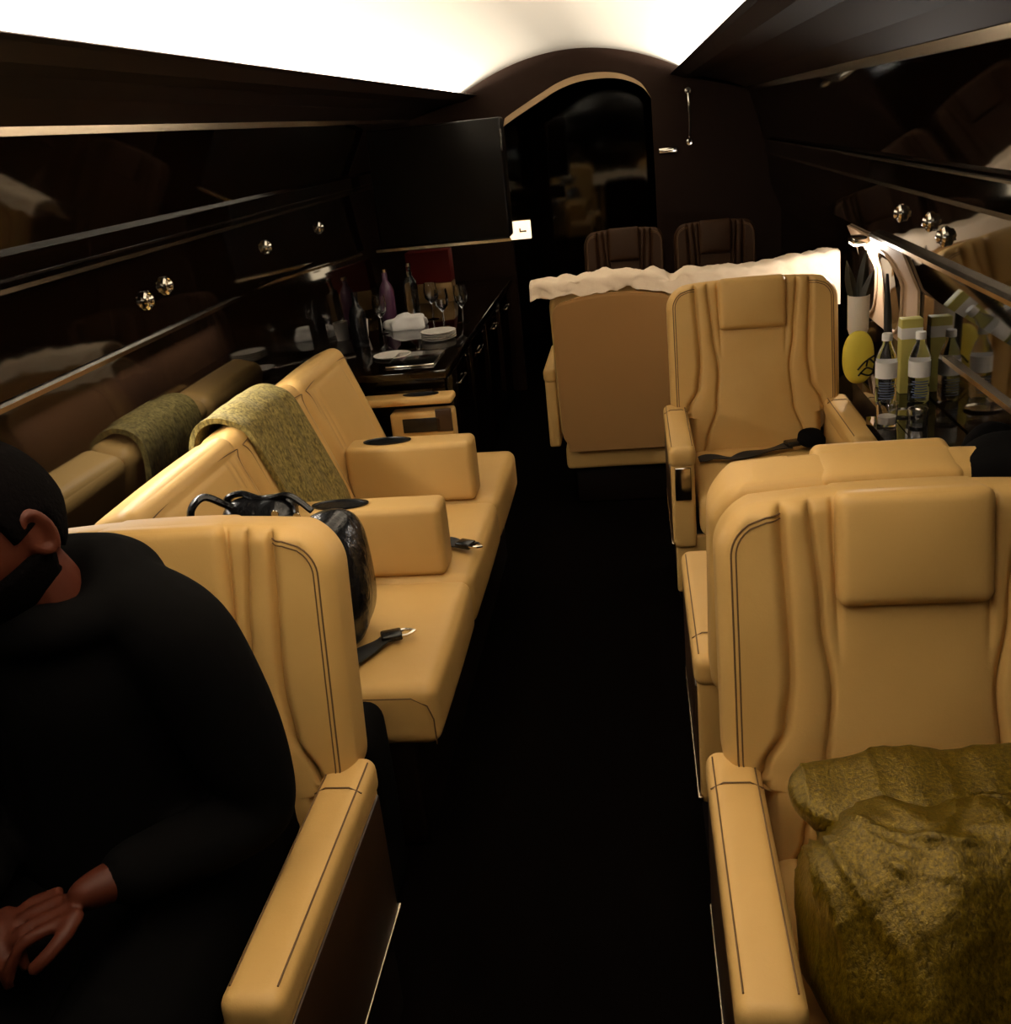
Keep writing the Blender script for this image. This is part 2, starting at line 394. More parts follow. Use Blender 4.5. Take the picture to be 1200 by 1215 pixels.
# ------------------------------------------------------------------ seats
LEAN = math.radians(10)
def smooth01(t): t = max(0, min(1, t)); return t*t*(3-2*t)
def lerp_tab(tab, t):
    for (a, x), (b, y) in zip(tab, tab[1:]):
        if t <= b:
            return x+(y-x)*smooth01((t-a)/(b-a))
    return tab[-1][1]
U1 = [(0, .30), (.22, .262), (.30, .226), (.42, .192), (.55, .183), (1, .193)]     # bolster groove
U2 = [(0, .185), (.10, .168), (.30, .132), (.5, .122), (.7, .137), (1, .152)]       # channel groove
U3 = [(0, .104), (.5, .108), (1, .116)]
class Back:
    def __init__(s, W=.29, WL=.225, H=.605, T=.115, wb=.145, R=.075, Rb=.055, grooves=True, crown=.016, r=.03):
        s.W, s.WL, s.H, s.T, s.wb, s.R, s.Rb, s.g, s.crown, s.r = W, WL, H, T, wb, R, Rb, grooves, crown, r
    def hw(s, wv):
        W = s.W
        if wv > s.H-s.R: d = wv-(s.H-s.R); h = W-s.R+math.sqrt(max(0, s.R**2-d*d))
        else: h = W
        if wv < s.wb: h = s.WL
        elif wv < s.wb+s.Rb:
            d = s.Rb-(wv-s.wb); h = max(s.WL, W-s.Rb+math.sqrt(max(0, s.Rb**2-d*d)))
        return h
    def topz(s, u, wv): return wv + s.crown*(1-(u/s.W)**2)*(wv/s.H)**3
    def depth(s, u, wv):
        hw = s.hw(wv); d = min(hw-abs(u), s.H-wv)
        if s.wb <= wv < s.wb+.05 and abs(u) > s.WL: d = min(d, wv-s.wb)
        n = s.T
        if d < s.r: n += -s.r+math.sqrt(max(0, s.r**2-(s.r-max(d, 0))**2))
        if s.g:
            t = wv/s.H; a = abs(u)
            u1, u2, u3 = lerp_tab(U1, t), lerp_tab(U2, t), lerp_tab(U3, t)
            edge = smooth01(d/.02)
            G = lambda x, sg: math.exp(-(x/sg)**2)
            if t > .12: n -= .011*G(a-u1, .0055)*edge
            n -= .010*G(a-u2, .0055)*(edge if t > .05 else 1)
            if t > .55: n -= .008*G(a-u3, .005)*edge*smooth01((t-.55)/.2)
            if a > u1: n += .010*smooth01((a-u1)/.02)*edge
            elif a > u2: n += .006*math.sin(PI*(a-u2)/max(.01, u1-u2))*edge
            else:
                n += .012*(1-(a/u2)**2)*math.exp(-((t-.33)/.22)**2)-.004
            n += .0025*noise.noise((u*14, wv*9, 1.7))
        return n
    def pos(s, u, n, wv):
        y0 = .15+s.T*math.cos(LEAN); z0 = .435-s.T*math.sin(LEAN)
        return Vector((u, y0 - n*math.cos(LEAN) + wv*math.sin(LEAN), z0 + n*math.sin(LEAN) + wv*math.cos(LEAN)))
    def mesh(s, nu=200, nw=84):
        mb = MB()
        ws = []
        for i in range(nw+1):
            t = i/nw; ws.append(s.H*(1-(1-t)**1.25) if t > .5 else s.H*(1-(1-.5)**1.25)*t/.5)
        ws[-1] = s.H
        ws += [s.wb-1e-5, s.wb+1e-4, s.H-.002, s.H-.005, s.H-.010]; ws = sorted(ws); nw = len(ws)-1
        front = []; back = []
        for wv in ws:
            hw = s.hw(wv)
            rowf = []; rowb = []
            for j in range(nu+1):
                q = -1+2*j/nu
                if s.g:
                    t = wv/s.H; e = hw-.006
                    k3 = min(lerp_tab(U3, t), e-.012); k2 = min(max(lerp_tab(U2, t), k3+.004), e-.006); k1 = min(max(lerp_tab(U1, t), k2+.004), e-.001)
                    K = (0, k3, k2, k1, hw); A = abs(q); a4 = (0, .24, .46, .70, 1)
                    for z in range(4):
                        if A <= a4[z+1]+1e-9:
                            l = (A-a4[z])/(a4[z+1]-a4[z]); l = .5-.5*math.cos(PI*l)*.85-.5*.15*(1-2*l); u = K[z]+(K[z+1]-K[z])*l; break
                    u = math.copysign(u, q)
                else:
                    q = .55*q+.45*math.sin(q*PI/2); u = hw*q
                rowf.append(s.pos(u, max(s.depth(u, wv), .02), s.topz(u, wv)))
                nb = 0 if True else 0
                d = min(hw-abs(u), s.H-wv); nb = (s.r-math.sqrt(max(0, s.r**2-(s.r-max(d,0))**2))) if d < s.r else 0
                nb -= .006*(1-(u/s.W)**2)*(1-(wv/s.H-.5)**2*4)
                rowb.append(s.pos(u, min(nb, s.T*.5), s.topz(u, wv)))
            front.append(rowf); back.append(rowb)
        C = nu+1; R = nw+1
        vs = [p for r in front for p in r]+[p for r in back for p in r]; o = R*C; fs = []
        for i in range(R-1):
            for j in range(C-1):
                a = i*C+j; fs.append((a, a+1, a+C+1, a+C)); fs.append((o+a+C, o+a+C+1, o+a+1, o+a))
        for i in range(R-1):
            a = i*C; fs.append((a, a+C, o+a+C, o+a)); a += C-1; fs.append((a, o+a, o+a+C, a+C))
        for j in range(C-1):
            fs.append((j, o+j, o+j+1, j+1)); a = (R-1)*C+j; fs.append((a, a+1, o+a+1, o+a))
        return mb.add(vs, fs)
    def rim(s, side, inset, lift=.0):
        """points along the bolster outline, bottom of the bolster up and over the shoulder"""
        P = []
        for i in range(60):
            wv = s.wb+.03+(s.H-inset-s.wb-.03)*i/59
            hw = s.hw(wv)
            u = hw-inset
            if wv > s.H-s.R: # concentric corner
                d = wv-(s.H-s.R); rr = s.R-inset
                u = s.W-s.R+math.sqrt(max(0, rr*rr-d*d)) if d < rr else s.W-s.R
            P.append((u, wv))
        u_end = lerp_tab(U1, 1)
        k = P[-1][0]
        for i in range(1, 8): P.append((k+(u_end-k)*i/7, s.H-inset))
        return [s.pos(side*u, s.depth(side*u, wv)+lift, s.topz(side*u, wv)) for u, wv in P]
BK = Back()
def make_seat(name, label, detail=True, group=None, front_mesh=None):
    t = empty(name, label, 'seat', group=group)
    if detail:
        b = BK.mesh().build('backrest', LEATHER, t, angle=60)
        for sd in (-1, 1):
            mb = MB(); tube(mb, BK.rim(sd, .021), .0016, 6); mb.build('piping', PIPING, b)
            mb = MB(); tube(mb, BK.rim(sd, .028), .0013, 6); mb.build('piping', PIPING, b)
    else:
        BK.mesh(120, 50).build('backrest', LEATHER, t, angle=60)
    # headrest: pad on the front that wraps over the top edge
    Rm = Matrix.Rotation(-LEAN, 3, 'X')
    def hp(u, n, wv): return BK.pos(u, n, wv)
    mb = MB(); c = hp(0, BK.T-.012, BK.H-.072)
    rcush(mb, c, (.113, .028, .088), .018, (.0, .010, 0), 4, 10, Rm); h = mb.build('headrest', LEATHER, t)
    mb = MB(); c = hp(0, BK.T*.5, BK.H+BK.crown-.022)
    rcush(mb, c, (.113, BK.T*.5-.004, .020), .014, (0, 0, .004), 4, 8, Rm); mb.build('headrest_cover', LEATHER, t)
    mb = MB(); rcush(mb, (0, -.075, .395), (.228, .245, .072), .035, (0, .012, .016), 5, 10); mb.build('seat_cushion', LEATHER, t)
    for sd in (-1, 1):
        mb = MB(); rcush(mb, (sd*.276, -.035, .590), (.0425, .265, .034), .022, (0, 0, .003), 5, 6)
        rcush(mb, (sd*.276, -.035, .43), (.037, .258, .145), .012, k=3, n=4)
        a = mb.build('armrest', LEATHER, t)
        mb = MB(); rcush(mb, (sd*.3125, -.035, .43), (.0045, .245, .125), .003, k=2, n=2); mb.build('side_panel', VENEER, a)
        mb = MB(); rcush(mb, (sd*.3140, -.035, .299), (.0055, .262, .007), .003, k=2, n=2); mb.build('trim_strip', BRONZE, a)
        mb = MB()
        for ss in (-1, 1): tube(mb, [(sd*.276+ss*.032, -.270, .6222), (sd*.276+ss*.032, .205, .6222)], .0014, 6)
        tube(mb, [(sd*.276-.040, .13, .616), (sd*.276-.02, .13, .6275), (sd*.276+.02, .13, .6275), (sd*.276+.040, .13, .616)], .0014, 6)
        mb.build('piping', PIPING, a)
        mb = MB(); rcush(mb, (sd*.276, -.295, .505), (.026, .006, .055), .004, k=2, n=2); p = mb.build('control_panel', CHROME, a)
        mb = MB(); rcush(mb, (sd*.276, -.301, .512), (.019, .004, .042), .003, k=2, n=2); mb.build('screen', BLACK, p)
    mb = MB(); rcush(mb, (0, -.02, .20), (.30, .235, .125), .02, k=3, n=3); mb.build('base', BASE, t)
    mb = MB(); rcush(mb, (0, -.255, .215), (.305, .014, .10), .01, k=3, n=3); mb.build('front_panel', LEATHER, t)
    mb = MB(); rcush(mb, (0, -.02, .04), (.22, .20, .04), .01, k=2, n=2); mb.build('pedestal', BASE, t)
    return t
SX = .70
near_right = make_seat('cabin_seat', 'cream leather armchair with an olive satin cushion on it')
near_right.location = (SX, 1.20, 0)
G = None
facing = dup(near_right, (SX, 3.33, 0), 0, 'cream leather armchair facing the camera beside the bottles on the right')
fwd = dup(near_right, (SX, 1.95, 0), PI, 'cream leather armchair turned away, back to back with the cushioned armchair')
near_left = dup(near_right, (-.49, 1.20, 0), 0, 'cream leather armchair the man in black sits on')
far_a = dup(near_right, (.255, 5.36, 0), 0, 'dark brown armchair by the doorway, the one nearer the aisle')
far_b = dup(near_right, (.735, 5.36, 0), 0, 'dark brown armchair far forward beside the right wall')
FAR_LEATHER = mat('far_seat_leather', (.036, .015, .005), .55, bump=[(9, .12, .02)], spec=.15)  # darker brown tone for the two far armchairs
for o in (far_a, far_b):
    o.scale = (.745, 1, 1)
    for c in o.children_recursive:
        if c.data.materials[0] == LEATHER: c.material_slots[0].link = 'OBJECT'; c.material_slots[0].material = FAR_LEATHER

# forward pair of seats seen from behind
def make_pair_seat(label, loc):
    t = empty('cabin_seat', label, 'seat', loc)
    bk = Back(W=.258, WL=.238, H=.70, T=.11, wb=.04, R=.06, Rb=.05, grooves=False, crown=.035)
    bk.pos = lambda u, n, wv: Vector((u, .15+.11*math.cos(LEAN) - n*math.cos(LEAN)+wv*math.sin(LEAN), .29-.11*math.sin(LEAN)+n*math.sin(LEAN)+wv*math.cos(LEAN)))
    bk.mesh(70, 50).build('backrest', LEATHER, t, angle=60)
    # rear shell panel with a raised rim
    sh = Back(W=.245, WL=.225, H=.655, T=.022, wb=.03, R=.05, Rb=.05, grooves=False, crown=.035, r=.012)
    sh.pos = lambda u, n, wv: Vector((u, .285+n*.95+(wv)*math.sin(LEAN), .285-n*.17+wv*math.cos(LEAN)))
    sh.mesh(60, 44).build('back_shell', SUEDE, t, angle=60)
    mb = MB(); rcush(mb, (0, -.06, .39), (.225, .24, .07), .035, (0, .01, .015), 4, 8); mb.build('seat_cushion', LEATHER, t)
    mb = MB(); rcush(mb, (.290, -.03, .60), (.028, .26, .032), .02, k=4, n=4); rcush(mb, (.290, -.03, .43), (.024, .25, .15), .01, k=3, n=3)
    mb.build('armrest', LEATHER, t)
    mb = MB(); rcush(mb, (0, -.02, .235), (.245, .265, .055), .02, k=3, n=4); mb.build('base', LEATHER, t)
    mb = MB(); rcush(mb, (0, -.02, .09), (.21, .20, .09), .01, k=2, n=2); mb.build('pedestal', BASE, t)
    t.rotation_euler = (0, 0, PI)
    return t
pair_a = make_pair_seat('plain cream seat back turned to the camera under the white sheet, at the aisle', (.215, 4.44, 0))
pair_b = dup(pair_a, (.80, 4.44, 0), PI, 'plain cream seat back under the white sheet, behind the armchair by the bottles')

# white sheet over the pair
mb = MB(); rows = []
NC = 90
for i in range(26):
    v = i/25; row = []
    for j in range(NC+1):
        u = j/NC; x = -.11+1.19*u
        # path: behind (near side) up over the top then forward
        s_ = v*.40
        top = 1.012+.010*math.sin(u*5.5)+.010*noise.noise((u*11, 0, 3)) + (.035*smooth01((u-.62)/.38))
        valley = -.03*math.exp(-((u-.47)/.03)**2)
        front = .055+.03*noise.noise((u*5, 2, 1)) + (.13*smooth01((u-.80)/.18))
        if s_ < .12:
            k = s_/.12; y = 4.045-.015*(1-k)+.012*noise.noise((u*16, 1, 4))*(1-k); z = top-front*(1-k)
        else:
            k = (s_-.12)/.28; y = 4.045+.29*k; z = top+.016*math.sin(PI*min(1, k*1.6))-.10*k*k
        fold = .013*abs(noise.noise((u*17+v*2.5, v*3, 5)))*1.6-.008+.007*noise.noise((u*38+v*6, v*7, 2))+.010*math.exp(-((u-.12-.25*v)/.02)**2)+.010*math.exp(-((u-.33-.18*v)/.025)**2)
        row.append((x, y+fold*.6, z+valley*(1 if v > .2 else .6)+fold))
    rows.append(row)
sheet(mb, rows, .008)
tag(mb.build('sheet', SHEET, angle=80), 'crumpled white sheet draped over the tops of the forward seat pair', 'sheet')

# ------------------------------------------------------------------ sofa along the left wall
sofa = empty('sofa', 'long cream leather sofa along the left wall with fold-down armrests', 'sofa', (-.55, 2.8, 0))
def spart(mb, name, m, parent=None, **kw):
    o = mb.build(name, m, None, **kw)
    o.parent = parent or sofa
    if not parent: o.matrix_parent_inverse = Matrix.Translation((.55, -2.8, 0))
    return o
SEC = [(1.93, 2.515), (2.52, 3.13), (3.135, 3.69)]
for y0, y1 in SEC:
    mb = MB(); rcush(mb, (-.47, (y0+y1)/2, .373), (.285, (y1-y0)/2, .078), .032, (.006, .002, .010), 5, 10); q = spart(mb, 'seat_cushion', LEATHER)
    mb = MB(); yy = y0+.004
    tube(mb, [(-.70, yy-.003, .425), (-.24, yy-.003, .425), (-.205, yy-.003, .405), (-.194, yy-.003, .37), (-.194, yy-.003, .305)], .0018, 6); spart(mb, 'piping', PIPING, q)
SL = math.radians(20)
for (y0, y1) in ((1.94, 2.555), (2.56, 3.145), (3.15, 3.70)):
    Rm = Matrix.Rotation(-SL, 3, 'Y'); c = Vector((-.795, (y0+y1)/2, .662)); hy = (y1-y0)/2
    def fn(o, uvw, hy=hy):
        a = abs(o.y)/hy
        if uvw[0] > .5:
            g = math.exp(-((abs(o.y)-(hy-.075))/.007)**2)+math.exp(-((abs(o.y)-(hy-.105))/.007)**2)
            if o.z < .17: o.x -= .007*g
            gz = math.exp(-((o.z-.175)/.006)**2)
            o.x -= .006*gz*(1 if abs(o.y) < hy-.04 else 0)
        return o
    mb = MB(); rcush(mb, c, (.068, hy, .235), .04, (.012, 0, .006), 5, 46, Rm, fn); bq = spart(mb, 'backrest', LEATHER, angle=60)
    mb = MB()
    P = []
    for s_, zz in ((-1, -.2), (-1, .13), (-1, .185), (1, .185), (1, .13), (1, -.2)):
        P.append(c + Rm @ Vector((.0695, s_*(hy-.042)*(1 if abs(zz) != .185 else .93), zz)))
    tube(mb, catmull(P, 8), .0016, 6); spart(mb, 'piping', PIPING, bq)
for y0 in (2.53, 3.13):
    mb = MB(); rcush(mb, (-.47, y0+.06, .555), (.215, .06, .102), .02, (.003, .003, .003), 5, 6); a = spart(mb, 'armrest', LEATHER)
    mb = MB()
    vs = []
    lathe(mb, [(.060, -.004), (.066, 0), (.066, .004), (.060, .005), (.058, .002), (.0, .002)], (0, 0, 0), 32, Matrix.Diagonal((1.25, .58, 1)))
    mb.v = [(x-.545, y+y0+.055, z+.6605) for x, y, z in mb.v]; spart(mb, 'cup_holder', BLACK, a)
# end arm with a control panel
mb = MB(); rcush(mb, (-.60, 3.785, .648), (.185, .05, .016), .014, k=4, n=4); ea = spart(mb, 'armrest', LEATHER)
mb = MB(); lathe(mb, [(.050, 0), (.056, .003), (.056, .005), (.0, .004)], (0,0,0), 24, Matrix.Diagonal((1.3, .5, 1)))
mb.v = [(x-.545, y+3.785, z+.663) for x, y, z in mb.v]; spart(mb, 'cup_holder', BLACK, ea)
mb = MB(); rcush(mb, (-.545, 3.78, .46), (.125, .045, .145), .012, k=3, n=4); spart(mb, 'end_box', LEATHER, ea)
mb = MB(); rcush(mb, (-.545, 3.733, .555), (.075, .004, .028), .003, k=2, n=2); spart(mb, 'control_panel', BLACK, ea)
mb = MB(); rcush(mb, (-.455, 3.735, .57), (.032, .006, .045), .003, k=2, n=2); spart(mb, 'screen', VENEER, ea)
mb = MB(); rcush(mb, (-.52, 2.81, .15), (.27, .86, .15), .02, k=2, n=3); spart(mb, 'base', BASE)

# woven throw over the middle back
prof = [(-.925, .62), (-.945, .74), (-.955, .84), (-.935, .895), (-.885, .917), (-.835, .905), (-.795, .875), (-.765, .80), (-.735, .72), (-.700, .62), (-.672, .54), (-.655, .475), (-.60, .466)]
pr = catmull([Vector((a, 0, b)) for a, b in prof], 6)
mb = MB(); rows = []
for i, p in enumerate(pr):
    t = i/(len(pr)-1); row = []
    for j in range(41):
        u = j/40; y = (2.585+.075*t) + (.40+.02*t)*u
        f = .006*math.sin(u*21+3*t)+.008*noise.noise((u*6, t*5, 2))
        edge = -.0
        row.append((p.x+f*.6+.010*math.sin(PI*u), y+.008*noise.noise((t*7, u*3, 9)), p.z+f*.5+.012*math.sin(PI*u)*smooth01(1-abs(t-.38)*3)))
    rows.append(row)
sheet(mb, rows, .016)
tag(mb.build('throw_blanket', THROW, angle=80), 'olive woven throw blanket draped over the middle of the sofa back', 'blanket')

# black glossy bag on the near sofa seat
def blob(mb, c, half, nu=40, nv=26, e=.75, amp=.02, freq=7, seed=0, M=None):
    vs = []; fs = []
    for i in range(nv+1):
        ph = -PI/2+PI*i/nv
        for j in range(nu):
            th = 2*PI*j/nu
            def pw(a, k): return math.copysign(abs(a)**k, a)
            d = Vector((pw(math.cos(ph), e)*pw(math.cos(th), e), pw(math.cos(ph), e)*pw(math.sin(th), e), pw(math.sin(ph), e)))
            p = Vector((d.x*half[0], d.y*half[1], d.z*half[2]))
            k = 1+amp*noise.noise(Vector((p.x*freq/.3+seed, p.y*freq/.3, p.z*freq/.3)))*2.0
            p = p*k
            vs.append((M @ p if M else p)+Vector(c))
    for i in range(nv):
        for j in range(nu): fs.append((i*nu+j, i*nu+(j+1) % nu, (i+1)*nu+(j+1) % nu, (i+1)*nu+j))
    return mb.add(vs, fs)
bag = empty('handbag', 'glossy black slouchy handbag on the near end of the sofa', 'bag', (-.47, 2.09, .455))
def bpart(mb, name, m):
    mb.v = [(x+.47, y-2.09, z-.455) for x, y, z in mb.v]
    return mb.build(name, m, bag)
mb = MB(); blob(mb, (-.455, 2.14, .625), (.10, .14, .168), amp=.06, freq=2.5, seed=3); bpart(mb, 'body', PATENT)
mb = MB(); blob(mb, (-.535, 2.0, .855), (.085, .06, .05), amp=.10, freq=3, seed=8); bpart(mb, 'flap', PATENT)
mb = MB(); tube(mb, catmull([(-.56, 2.0, .86), (-.60, 1.97, .90), (-.635, 1.95, .925), (-.66, 1.93, .90), (-.655, 1.93, .85), (-.62, 1.94, .82), (-.57, 1.97, .83)], 6), .014, 8, flat=.6); bpart(mb, 'handle', PATENT)
mb = MB(); tube(mb, catmull([(-.60, 2.02, .84), (-.62, 2.03, .885), (-.58, 2.02, .905), (-.52, 2.0, .895), (-.46, 1.99, .905), (-.41, 1.98, .87)], 6), .012, 8, flat=.6); bpart(mb, 'handle', PATENT)
mb = MB()
for (x, y, z) in ((-.475, 1.935, .885), (-.43, 1.94, .875)): lathe(mb, [(.003, 0), (.008, 0), (.008, .004), (.003, .004)], (x, y, z), 12, Matrix.Rotation(PI/2, 3, 'X'))
bpart(mb, 'buckle', CHROME)
# tall black tote on the floor by the sofa's end
tote = empty('tote_bag', 'tall black bag standing on the floor between the man\'s armchair and the sofa', 'bag', (-.41, 1.79, 0))
mb = MB(); rcush(mb, (0, 0, .235), (.125, .095, .232), .04, (.01, .01, .0), 4, 8); mb.build('body', CLOTH_BLACK, tote)

# seat belts
def belt(label, pts, tip, dirv, seed=0):
    t = empty('seat_belt', label, 'seat belt', pts[0])
    o = Vector(pts[0]); P = catmull([Vector(p)-o for p in pts], 7)
    rows = []
    for i, p in enumerate(P):
        a = P[min(i+1, len(P)-1)]-P[max(i-1, 0)]; sd = Vector((-a.y, a.x, 0)); sd = sd.normalized() if sd.length > 1e-6 else Vector((0, 1, 0))
        tw = .35*math.sin(i*.4+seed)
        rows.append([p+sd*(.022*k)+Vector((0, 0, .012*k*tw)) for k in (-1, -.5, 0, .5, 1)])
    mb = MB(); sheet(mb, rows, .004); mb.build('webbing', STRAP, t)
    d = Vector(dirv).normalized(); e = P[-1]; ang = math.atan2(d.y, d.x)
    M = Matrix.Rotation(ang, 3, 'Z')
    mb = MB(); rcush(mb, e+d*.012+Vector((0, 0, .006)), (.026, .021, .009), .006, k=3, n=2, M=M); mb.build('buckle', BLACK, t)
    if tip:
        mb = MB(); pp = [e + d*.036 + M @ Vector((x, y, .007)) for x, y in ((-.014, -.016), (.012, -.016), (.026, -.007), (.034, 0), (.026, .007), (.012, .016), (-.014, .016))]
        tube(mb, pp, .0045, 6, closed=True); mb.build('tongue', CHROME, t)
    return t
belt('black seat belt with a chrome tongue on the near sofa cushion', [(-.40, 1.915, .40), (-.405, 1.95, .458), (-.395, 2.02, .474), (-.36, 2.09, .474), (-.335, 2.135, .472)], True, (1, .35, 0), 1)
belt('black seat belt lying on the sofa in front of the nearer fold-down armrest', [(-.36, 2.72, .468), (-.32, 2.745, .476), (-.28, 2.73, .474), (-.235, 2.70, .472)], True, (1, -.5, 0), 2)
b3 = belt('black seat belt across the seat of the armchair by the bottles', [(.49, 3.33, .485), (.54, 3.33, .490), (.60, 3.30, .492), (.66, 3.33, .494), (.74, 3.37, .492), (.80, 3.40, .494)], False, (1, .3, 0), 0)
mb = MB(); blob(mb, (.865, 3.41, .508), (.055, .05, .026), amp=.3, freq=3, seed=2)
tag(mb.build('pouch', CLOTH_BLACK), 'small black pouch in the corner of the seat of the armchair by the bottles', 'pouch')

# olive satin cushion on the near right seat
cu = empty('cushion', 'large crumpled olive satin cushion on the near right armchair', 'cushion', (.71, 1.10, .47))
def wr(p, amp, s):
    q = Vector(p)
    f = noise.noise(Vector((q.x*9+s, q.y*5, q.z*4)))*1.0 + .6*noise.noise(Vector((q.x*18+q.z*6, q.y*8+s, q.z*9)))
    ridge = abs(noise.noise(Vector((q.x*7+s*2, q.y*4, q.z*3+q.x*2))))
    g = 0
    for (cx, cz, k) in ((-.21, .16, 1.0), (.20, .17, .8), (.02, .20, .7)):
        dx, dz = q.x-cx, q.z-cz; r = math.hypot(dx, dz); a = math.atan2(dz, dx)
        n_ = noise.noise(Vector((a*4.2+s, r*3.0, s*1.7))); g += k*(1-abs(n_)*2.2)**3*math.exp(-(r/.26)**2)*min(1, r/.03)
    return f*amp*.8 - ridge*amp*1.0 + g*amp*.5
def satin(c, half, amp, s, tilt, e=.74, nu=130, nv=90):
    mb = MB(); vs = []; fs = []; M = Matrix.Rotation(tilt, 3, 'X')
    pw = lambda a, k: math.copysign(abs(a)**k, a)
    for i in range(nv+1):
        ph = -PI/2+PI*i/nv
        for j in range(nu):
            th = 2*PI*j/nu
            d = Vector((pw(math.cos(ph), e)*pw(math.cos(th), e), pw(math.cos(ph), e)*pw(math.sin(th), e), pw(math.sin(ph), e)))
            p = Vector((d.x*half[0], d.y*half[1], d.z*half[2])); nn = Vector((d.x/half[0], d.y/half[1], d.z/half[2])).normalized()
            p = p+nn*wr(p, amp, s); vs.append(M @ p+Vector(c))
    for i in range(nv):
        for j in range(nu): fs.append((i*nu+j, i*nu+(j+1) % nu, (i+1)*nu+(j+1) % nu, (i+1)*nu+j))
    return mb.add(vs, fs)
satin((-.004, -.040, .122), (.238, .138, .175), .022, 1.3, math.radians(-30)).build('body', SATIN, cu, angle=180)
satin((.002, .095, .234), (.228, .080, .034), .012, 4.1, math.radians(10)).build('flap', SATIN, cu, angle=180)

# dark garment over the shoulder of the turned-away armchair
mb = MB(); blob(mb, (.915, 1.650, 1.005), (.105, .095, .042), amp=.12, freq=3, seed=5); blob(mb, (.93, 1.765, .89), (.075, .03, .15), amp=.12, freq=3, seed=6)
tag(mb.build('jacket', CLOTH_BLACK), 'black jacket over the wall-side shoulder of the turned-away armchair', 'jacket')

# ------------------------------------------------------------------ right side table and what stands on it
tab = empty('side_table', 'black glossy side table with a brown edge along the right wall', 'table', (1.09, 3.1, .70))
mb = MB(); box(mb, (-.055, -.43, -.03), (.09, .50, 0)); mb.build('table_top', LACQUER, tab, smooth=False)
mb = MB(); box(mb, (-.125, -.43, -.028), (-.057, -.10, -.002)); mb.build('leaf', LACQUER, tab, smooth=False)
mb = MB(); box(mb, (-.125, -.436, -.034), (.09, -.4305, .001)); mb.build('edge', TAN_TRIM, tab, smooth=False)
mb = MB(); box(mb, (-.05, -.40, -.45), (-.005, .46, -.031)); mb.build('cabinet', BASE, tab, smooth=False)
TZ = .70
def bottle(label, loc, tilt=0):
    t = empty('water_bottle', label, 'bottle', loc)
    t.rotation_euler = (0, tilt, 0)
    mb = MB(); lathe(mb, [(0, 0), (.026, 0), (.031, .006), (.031, .05), (.029, .055), (.031, .06), (.031, .125), (.030, .14), (.022, .165), (.0135, .182), (.0130, .196), (0, .196)], n=32); mb.build('body', PLASTIC, t)
    mb = MB(); lathe(mb, [(.0, .1945), (.0155, .1945), (.0155, .213), (.014, .216), (0, .216)], n=24); mb.build('cap', PAPER, t)
    mb = MB(); lathe(mb, [(.0314, .082), (.0318, .082), (.0318, .130), (.0314, .130)], n=32); lb = mb.build('label_band', PAPER, t)
    mb = MB()
    for k, zz in enumerate((.020, .028, .036, .044, .052, .060, .068)):
        a0 = -PI*.78+.12*math.sin(k*2.1); a1 = -PI*.30-.1*math.cos(k*1.7)
        vs = []
        for q in range(9):
            a = a0+(a1-a0)*q/8
            vs += [(.0322*math.cos(a), .0322*math.sin(a), zz), (.0322*math.cos(a), .0322*math.sin(a), zz+.0035), (.0312*math.cos(a), .0312*math.sin(a), zz+.0035), (.0312*math.cos(a), .0312*math.sin(a), zz)]
        fs = [(q*4+m, q*4+(m+1) % 4, q*4+4+(m+1) % 4, q*4+4+m) for q in range(8) for m in range(4)]+[(0,1,2,3), (35,34,33,32)]
        mb.add(vs, fs)
    mb.build('printed_band', INK, t)
    return t
bottle('clear water bottle with a bright white label, standing left of the thin black stick', (1.048, 3.13, TZ))
bottle('clear water bottle against the yellow-green box, right of the thin black stick', (1.142, 3.12, TZ), 0)
gl = empty('tumbler', 'short clear glass tumbler at the near corner of the side table', 'glass', (1.0, 2.90, TZ))
mb = MB(); lathe(mb, [(0, 0), (.026, 0), (.031, .065), (.0285, .065), (.024, .006), (0, .006)], n=28); mb.build('body', GLASS, gl)
mb = MB(); lathe(mb, [(0, .007), (.0235, .007), (.0255, .028), (0, .028)], n=24); mb.build('drink', WHITE, gl)
g2 = empty('tumbler', 'short clear glass tumbler behind the other, beside the wall', 'glass', (1.075, 2.86, TZ))
mb = MB(); lathe(mb, [(0, 0), (.024, 0), (.028, .055), (.0255, .055), (.022, .006), (0, .006)], n=28); mb.build('body', GLASS, g2)
# chrome tray under the bottles
mb = MB(); lathe(mb, [(0, 0), (.062, 0), (.068, .006), (.066, .007), (.060, .003), (0, .003)], (1.078, 3.0, TZ), 36, Matrix.Diagonal((.78, .65, 1)))
tag(mb.build('tray', CHROME), 'small round chrome tray in front of the water bottles', 'tray')
ye = empty('pouch', 'round yellow pouch with a dark line emblem beside the armchair back', 'pouch', (1.035, 3.40, TZ))
mb = MB(); blob(mb, (-.012, 0, .088), (.050, .035, .088), e=.85, amp=.05, freq=2, seed=1); mb.build('body', YELLOW, ye)
mb = MB()
for P in ([(-.02, .03), (.005, .055), (.03, .05), (.036, .085)], [(-.022, .05), (0, .075), (.03, .095)], [(-.015, .04), (.012, .03), (.03, .04)], [(.005, .06), (.012, .085), (.03, .07)]):
    tube(mb, catmull([(x+.0, -.0365-.0*x, z+.0) for x, z in P], 5), .003, 6)
mb.build('emblem', BLACK, ye)
va = empty('vase', 'tall white vase with dark leaves under the bright reading light', 'vase', (1.045, 3.53, TZ))
mb = MB(); lathe(mb, [(0, 0), (.024, 0), (.026, .08), (.027, .13), (.034, .15), (.036, .265), (.033, .265), (.031, .16), (0, .15)], n=28); mb.build('body', WHITE, va)
mb = MB()
